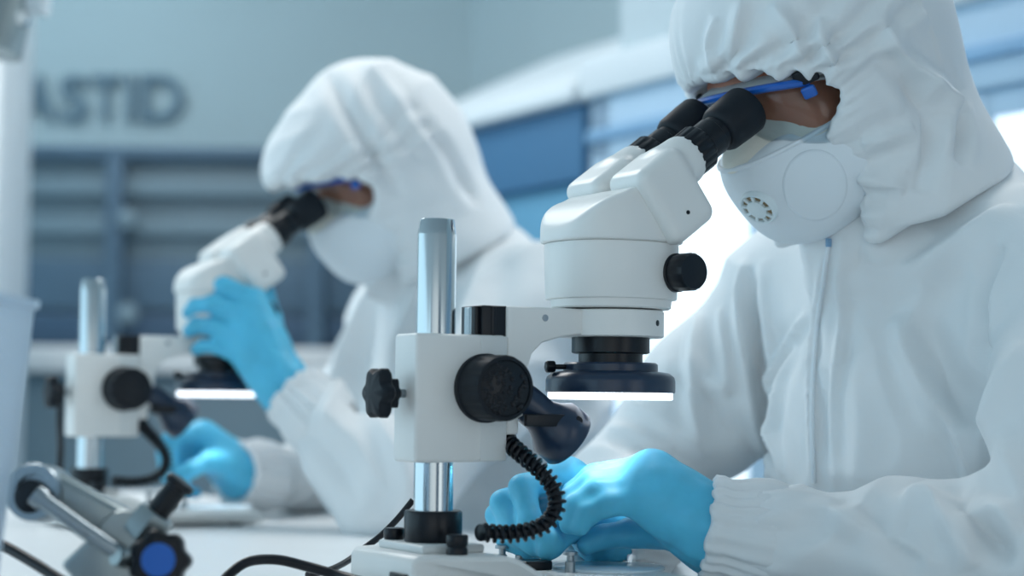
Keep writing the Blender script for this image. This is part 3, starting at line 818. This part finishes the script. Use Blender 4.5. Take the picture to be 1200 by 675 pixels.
# ================================================================== bench
def LW(x, y, z):                                                    # bench coordinates -> world
    return Vector((NEARP.x+CA*x-SA*y, NEARP.y+SA*x+CA*y, T+z))
bench = thing('lab_bench', LW(-.1, .4, -T), A, 'long white laminate bench under both microscopes', 'table')
bo = (0, 0, 0)
MB().box((-.62, -1.25, T-.03), (.50, 1.35, T), .003).build('bench_top', M['table'], bench)
for x in (-.56, .44):
    for y in (-1.18, 1.28):
        MB().box((x-.025, y-.025, 0), (x+.025, y+.025, T-.03), .003).build('leg', M['steel'], bench)

# ================================================================== articulated clamp, lower left
YC = 1.30
cl = thing('articulated_clamp_arm', P(165, 700, YC).xy.to_3d()+Vector((0, .0, T)), 0, 'blurred grey metal clamp arm with a blue-capped black star knob', 'clamp arm')
co = cl.location.copy()
def cy(name, pts, m, par, r, seg=24): return MB().tube(pts, r, seg, 0).build(name, m, par, co)
def bar(mb, a, b, w, t, bev=.003, ext=0.0):
    "flat bar from a to b: w wide in the picture plane, t deep"
    a = Vector(a); b = Vector(b); d = (b-a); L = d.length; d.normalize(); yv = Vector((0, 1, 0)); yv = (yv-d*yv.dot(d)).normalized(); n = yv.cross(d)
    mt = Matrix((d, yv, n)).transposed().to_4x4(); mt.translation = a
    return mb.box((-ext, -t/2, -w/2), (L+ext, t/2, w/2), bev, 4, mt)
b1 = MB(); bar(b1, P(52, 572, YC+.012), P(182, 642, YC+.012), .030, .026, .007); main_bar = b1.build('upper_bar', M['gunmetal'], cl, co)
e1 = MB().lathe([(.0195, -.016), (.0205, -.014), (.0205, .014), (.0195, .016), (.0125, .016), (.012, .012), (.0001, .012)], P(48, 578, YC+.012), (-.15, -1, .1), seg=40); e1.build('end_boss', M['steel'], cl, co)
MB().lathe([(.0118, .0), (.0118, .0165), (.010, .0172), (.001, .0172)], P(46, 583, YC+.012), (-.15, -1, .1), seg=32).build('bore_ring', M['black'], cl, co)
b2 = MB().tube([P(46, 583, YC-.012), P(100, 622, YC-.014), P(150, 655, YC-.014)], .0058, 16, 0); b2.lathe([(.0075, -.004), (.008, 0), (.0075, .004)], P(46, 583, YC-.010), (-.8, 0, .55), seg=20); b2.build('push_rod', M['steel'], cl, co)
b3 = MB(); bar(b3, P(96, 640, YC-.004), P(150, 700, YC-.004), .036, .02, .004); b3.build('lower_bracket', M['gunmetal'], cl, co)
MB().lathe([(.019, -.012), (.0205, -.010), (.0205, .010), (.019, .012), (.001, .012)], P(150, 632, YC+.006), (0, -1, .1), seg=40).build('pivot_disc', M['gunmetal'], cl, co)
b4 = MB().tube([P(140, 655, YC-.018), P(158, 645, YC-.018)], .0042, 12, 0).lathe([(.006, -.004), (.0062, .004)], P(140, 655, YC-.018), (-.5, -.7, .3), seg=6); b4.build('hex_bolt', M['gunmetal'], cl, co)
ax_ = (P(200, 578, YC)-P(160, 630, YC)).normalized()
MB().lathe([(.0140, -.002), (.0150, .0), (.0150, .018), (.0135, .020), (.001, .0202)], P(165, 628, YC), ax_, seg=6).build('hex_nut', M['gunmetal'], cl, co)
MB().lathe([(.0085, 0), (.0085, .030), (.0110, .031), (.0112, .034), (.0100, .0365), (.001, .037)], P(176, 612, YC), ax_, seg=32).build('thumb_screw', M['black'], cl, co)
kn = MB().lathe([(.016, -.012), (.0195, -.010), (.0203, .006), (.0187, .009), (.013, .0105), (.001, .0105)], P(188, 657, YC-.022), (.05, -1, .12), seg=72, mod=lambda k, h: 1+.08*math.cos(7*2*math.pi*k/72)).build('star_knob', M['black'], cl, co)
MB().lathe([(.0115, .0095), (.0115, .0120), (.0107, .0128), (.001, .0130)], P(188, 657, YC-.022), (.05, -1, .12), seg=40).build('knob_cap', M['bluecap'], kn, co)
b5 = MB(); bar(b5, P(170, 640, YC+.004), P(180, 745, YC+.004), .045, .022, .004); b5.build('post', M['gunmetal'], cl, co)
pb = P(178, 740, YC); MB().box((pb.x-.035, pb.y-.03, T), (pb.x+.035, pb.y+.035, T+.022), .004).build('magnet_base', M['black'], cl, co)

# ================================================================== frosted bin at the left edge
bn = MB()
YF = .98; c1 = P(42, 352, YF+.22); x1 = c1.x; z1 = c1.z
bw, bd, wt = .22, .22, .003
mb = MB()
mb.box((x1-bw, YF, T), (x1, YF+bd, T+wt), .001)
mb.box((x1-wt, YF, T), (x1, YF+bd, z1), .001).box((x1-bw, YF, T), (x1-bw+wt, YF+bd, z1), .001)
mb.box((x1-bw, YF, T), (x1, YF+wt, z1), .001).box((x1-bw, YF+bd-wt, T), (x1, YF+bd, z1), .001)
mb.box((x1-wt, YF-.002, z1-.006), (x1+.003, YF+bd, z1), .001).box((x1-bw, YF-.003, z1-.006), (x1, YF+wt, z1), .001)
mb.v = [(x1+(x-x1) - .024*max(0, (z1-z)/(z1-T)), y, z) for x, y, z in mb.v]
tag(mb.build('storage_bin', M['bin']), 'frosted translucent plastic bin standing at the left edge of the bench', 'bin')

# ================================================================== cords
def cord(name, pts, r, label):
    tag(MB().tube([P(*p) for p in pts], r, 10, 8).build(name, M['black']), label, 'cable')
def TY(py): return .16/((py-470)/FPX)
cord('power_cord', [(484, 586, 1.60), (466, 608, 1.60), (446, 628, 1.60), (426, 643, 1.60), (408, 657, 1.58), (386, 668, 1.55), (360, 674, 1.53)], .0028, 'thin black cord running down behind the base of the sharp microscope')
cord('power_cord', [(255, 690, 1.46), (270, 672, 1.47), (292, 658, 1.48), (325, 656, 1.49), (360, 664, 1.49), (392, 673, 1.49), (425, 682, 1.47)], .0042, 'black cord looping on the bench left of the sharp microscope base')
cord('power_cord', [(-30, 625, 1.42), (5, 640, 1.40), (40, 660, 1.38), (75, 682, 1.36), (110, 700, 1.34)], .0042, 'black cord crossing the lower left corner under the clamp arm')
cord('power_cord', [(72, 455, 2.36), (70, 490, 2.37), (71, 530, 2.40), (66, 580, 2.42), (50, 596, 2.44)], .0045, 'dark cord hanging left of the blurred microscope pillar')

# ================================================================== room
struct('floor', MB().box((-4.5, -3, -.05), (5, 7, 0)), M['floor'])
YB = 5.7
struct('wall_back', MB().box((-4.5, YB, 0), (3.2, YB+.1, 2.9)), M['wall'])
struct('ceiling', MB().box((-4.5, -3, 2.8), (5, 7, 2.85)), M['ceil'])
# the side wall, along the bench
def RW(t, u, z): return Vector((.155-SA*t+CA*u, 3.7+CA*t+SA*u, z))       # t along the wall (away), u into the wall
rwm = Matrix.Translation((.155, 3.7, 0)) @ Matrix.Rotation(A, 4, 'Z')      # local x = into the wall, y = away
o = MB().box((.75, -4.2, 0), (.85, 2.6, 2.8)).build('wall_right', M['wallr']); o.matrix_world = rwm; o['kind'] = 'structure'

def cab(name, label, cat='cabinet'):
    t = thing(name, rwm.translation, A, label, cat); return t
# pale nearer unit with a lit window
H1 = T+.16+(470-108)/FPX*3.7
pale = cab('lab_cabinet', 'pale blue wall unit with a brightly lit window behind the nearer person')
MB().box((0, -3.6, 0), (.7, 0, .62), .006).box((0, -3.6, .62), (.04, -3.5, H1), .004).box((0, -.07, .62), (.04, 0, H1), .004).box((.60, -3.6, .62), (.7, 0, H1), .004).box((0, -3.6, 1.385), (.6, 0, H1), .006).box((0.04, -.03, .62), (.6, 0, H1), .003).build('carcass', M['cablight'], pale)
MB().box((-.02, -3.6, H1-.01), (.7, .02, H1+.07), .008).build('top_trim', M['cabwhite'], pale)
MB().box((.02, -.98, .62), (.05, -.07, 1.385), .002).build('lit_panel', M['lit'], pale)
MB().box((.02, -1.32, .62), (.05, -1.10, 1.345), .002).build('lit_panel', M['lit'], pale)
MB().box((.015, -3.5, .62), (.05, -1.33, 1.385), .002).box((.015, -1.10, .62), (.05, -.98, 1.385), .002).box((.015, -1.33, 1.345), (.05, -1.09, 1.385), .002).build('door_panel', M['cablight'], pale)
MB().box((-.012, -3.6, 1.428), (.02, 0, 1.452), .003).build('rail', M['cabrail'], pale)
for t in (-.55, -1.35, -2.15): MB().box((-.006, t-.02, .62), (.03, t+.02, 1.385), .003).build('mullion', M['cablight'], pale)
MB().box((0, -3.6, H1+.07), (.7, -.1, 2.3), .01).build('upper_housing', M['cabupper'], pale)
# darker farther unit
dk = cab('lab_cabinet', 'mid blue wall unit beyond the shoulder of the farther person')
H2 = T+.16+(470-118)/FPX*3.75
MB().box((.02, .03, 0), (.7, .95, H2-.16), .006).build('carcass', M['cabblue'], dk)
MB().box((.0, .03, H2-.16), (.7, .95, H2), .006).build('fascia', M['cabblue2'], dk)
MB().box((-.03, .03, H2), (.7, .95, H2+.03), .004).prism([(-.03, H2+.03), (.7, H2+.03), (.7, H2+.30), (.45, H2+.27), (.1, H2+.1)], .03, .9, .01).build('sloped_top', M['cabwhite'], dk)
MB().box((-.004, .5, .2), (.03, .51, H2-.2)).build('door_gap', M['cabblue2'], dk)

# back run: shelving over a counter, seen far behind
bk = thing('shelving_unit', P(200, 400, 5.35).xy.to_3d(), 0, 'blurred slate grey shelving unit far behind, under the wall lettering', 'shelving')
bo2 = bk.location
def zat(py, y): return T+.16+(470-py)/FPX*y
yb = 5.2
xl = P(-60, 300, yb).x; xr = -.30
ztop = zat(178, yb); zlow = zat(414, yb)
MB().box((xl, yb+.02, zlow), (xr, YB-.002, ztop), .004).build('back_panel', M['cabgrey'], bk, bo2)
MB().box((xl, yb-.02, ztop-.03), (xr, YB-.002, ztop+.006), .004).build('top_board', M['cabdark'], bk, bo2)
zs = [zat(p, yb) for p in (214, 260)]
for i, z in enumerate(zs):
    MB().box((xl, yb-.01, z-.05), (xr, yb+.05, z), .004).build('shelf', M['cabgrey'], bk, bo2)
for px in (135, 372):
    x = P(px, 300, yb).x; MB().box((x-.025, yb-.035, zlow), (x+.025, yb+.03, ztop-.03), .004).build('upright', M['cabdark'], bk, bo2)
MB().box((xl, yb+.0, zat(368, yb)), (xr, yb+.04, zat(308, yb)), .006).build('drawer_front', M['cabdark'], bk, bo2)
MB().box((xl, yb+.0, zlow), (xr, yb+.04, zat(372, yb)), .006).build('drawer_front', M['cabdark2'], bk, bo2)
for py in (258, 368):  # small raised discs added for two faint circles
    MB().lathe([(.018, 0), (.03, .01), (.03, .018), (.022, .024), (.001, .025)], P(151, py, yb-.03), (0, -1, 0), seg=28).build('faint_disc', M['cabgrey'], bk, bo2)
ct = thing('back_counter', P(200, 500, 5.0).xy.to_3d(), 0, 'blurred pale counter with dark base units along the back wall', 'counter')
bo3 = ct.location
MB().box((xl, 4.92, zlow-.07), (xr, 5.17, zlow), .006).build('worktop', M['table'], ct, bo3)
MB().box((xl, 4.96, .08), (xr, 5.17, zlow-.07), .004).build('base_unit', M['cabgrey'], ct, bo3)
MB().box((xl, 5.0, 0), (xr, 5.17, .08), .004).build('plinth', M['cabdark'], ct, bo3)

# wall lettering
sg = thing('wall_sign', P(120, 115, YB-.02), 0, 'slate grey raised letters ASTID on the back wall', 'sign')
so = sg.location.copy()
lx = {'A': (24, 66), 'S': (70, 104), 'T': (106, 142), 'I': (148, 158), 'D': (164, 216)}
for ch, (a, b_) in lx.items():
    cu = bpy.data.curves.new('letter', 'FONT'); cu.body = ch; cu.extrude = .01; cu.size = .2; cu.offset = .004
    tmp = bpy.data.objects.new('letter_src', cu); COL.objects.link(tmp); bpy.context.view_layer.update()
    me = bpy.data.meshes.new_from_object(tmp.evaluated_get(bpy.context.evaluated_depsgraph_get()))
    bpy.data.objects.remove(tmp)
    co_ = np.array([v.co[:] for v in me.vertices]); lo, hi = co_.min(0), co_.max(0)
    p0, p1 = P(a, 142, YB-.012), P(b_, 88, YB-.012)
    for v in me.vertices:
        u = (v.co.x-lo[0])/(hi[0]-lo[0]); w = (v.co.y-lo[1])/(hi[1]-lo[1])
        v.co = Vector((p0.x+(p1.x-p0.x)*u, YB-.012+v.co.z, p0.z+(p1.z-p0.z)*w))-so
    link('letter', me, M['letter'], sg, 30)

# white column and lamp at the left
pc = P(34, 300, 4.6)
o = MB().box((pc.x-.5, 4.3, 0), (pc.x, 4.6, 2.8), .01).build('column', M['colwhite']); tag(o, 'pale column at the far left edge behind the storage bin', 'column')
lp = thing('hanging_lamp', P(5, 40, 2.6), 0, 'grey and white lamp head hanging in at the top left corner', 'lamp')
lo_ = lp.location.copy()
MB().lathe([(.012, -.06), (.03, -.055), (.042, .0), (.046, .05), (.044, .052), (.001, .05)], P(0, 20, 2.6), (-.25, -.1, -1), seg=40).build('lamp_shade', M['gunmetal'], lp, lo_)
MB().tube([P(-30, -20, 2.6), P(10, -8, 2.6), P(34, 8, 2.6), P(44, -10, 2.6), P(50, -40, 2.6), Vector((P(50, -40, 2.6).x, 2.6, 2.3)), Vector((P(50, -40, 2.6).x, 2.6, 2.795))], .014, 16, 8).build('lamp_joint', M['cabwhite'], lp, lo_)
MB().lathe([(.010, -.008), (.012, 0), (.010, .008)], P(26, 22, 2.58), (0, -1, 0), seg=24).build('joint_screw', M['chrome'], lp, lo_)

# ================================================================== light
w = bpy.data.worlds.new('ambient_fill'); SC.world = w; w.use_nodes = True
nt = w.node_tree; bg = nt.nodes['Background']; bg.inputs[1].default_value = 1.38
tc = nt.nodes.new('ShaderNodeTexCoord'); sx = nt.nodes.new('ShaderNodeSeparateXYZ'); nt.links.new(tc.outputs['Generated'], sx.inputs[0])
rp = nt.nodes.new('ShaderNodeValToRGB'); mr = nt.nodes.new('ShaderNodeMapRange'); mr.inputs[1].default_value = -1; mr.inputs[2].default_value = 1
nt.links.new(sx.outputs['X'], mr.inputs[0]); nt.links.new(mr.outputs[0], rp.inputs['Fac'])
cr = rp.color_ramp; cr.interpolation = 'EASE'  # dark bands added for pillar reflections; bluish left end added as fill
for p_, c_ in ((0.0, (.64, .96, 1.15)), (.26, (.66, .92, 1.06)), (.30, (.10, .14, .18)), (.35, (.50, .58, .62)), (.48, (.62, .68, .70)), (.62, (.66, .70, .71)), (.66, (.06, .10, .14)), (.75, (.06, .10, .14)), (.79, (.92, .98, 1)), (.87, (.80, .86, .88)), (.92, (.16, .22, .28)), (1.0, (.5, .66, .74))):
    e = cr.elements.new(p_) if 0 < p_ < 1 else cr.elements[0 if p_ == 0 else -1]; e.color = c_+(1,)
nt.links.new(rp.outputs['Color'], bg.inputs[0])
def area(loc, size, power, col, rot=(0, 0, 0), sy=None):
    l = bpy.data.lights.new('ceiling_light', 'AREA'); l.energy = power; l.color = col; l.size = size
    if sy: l.shape = 'RECTANGLE'; l.size_y = sy
    ob = bpy.data.objects.new('ceiling_light', l); COL.objects.link(ob); ob.location = loc; ob.rotation_euler = rot
area((-1.3, 3.3, 2.75), 1.4, 34, (1, .98, .95), sy=.9)
area((-1.6, 4.7, 2.75), 1.2, 16, (.85, .95, 1), sy=.6)
area((1.0, 4.4, 2.75), 1.2, 24, (.95, .98, 1), sy=.6)
area((.8, 2.5, 2.75), .8, 19, (1, .98, .95), sy=.8)
vs = SC.view_settings
vs.view_transform = 'Standard'; vs.look = 'None'; vs.exposure = 0.16; vs.gamma = 1.0; vs.use_curve_mapping = False
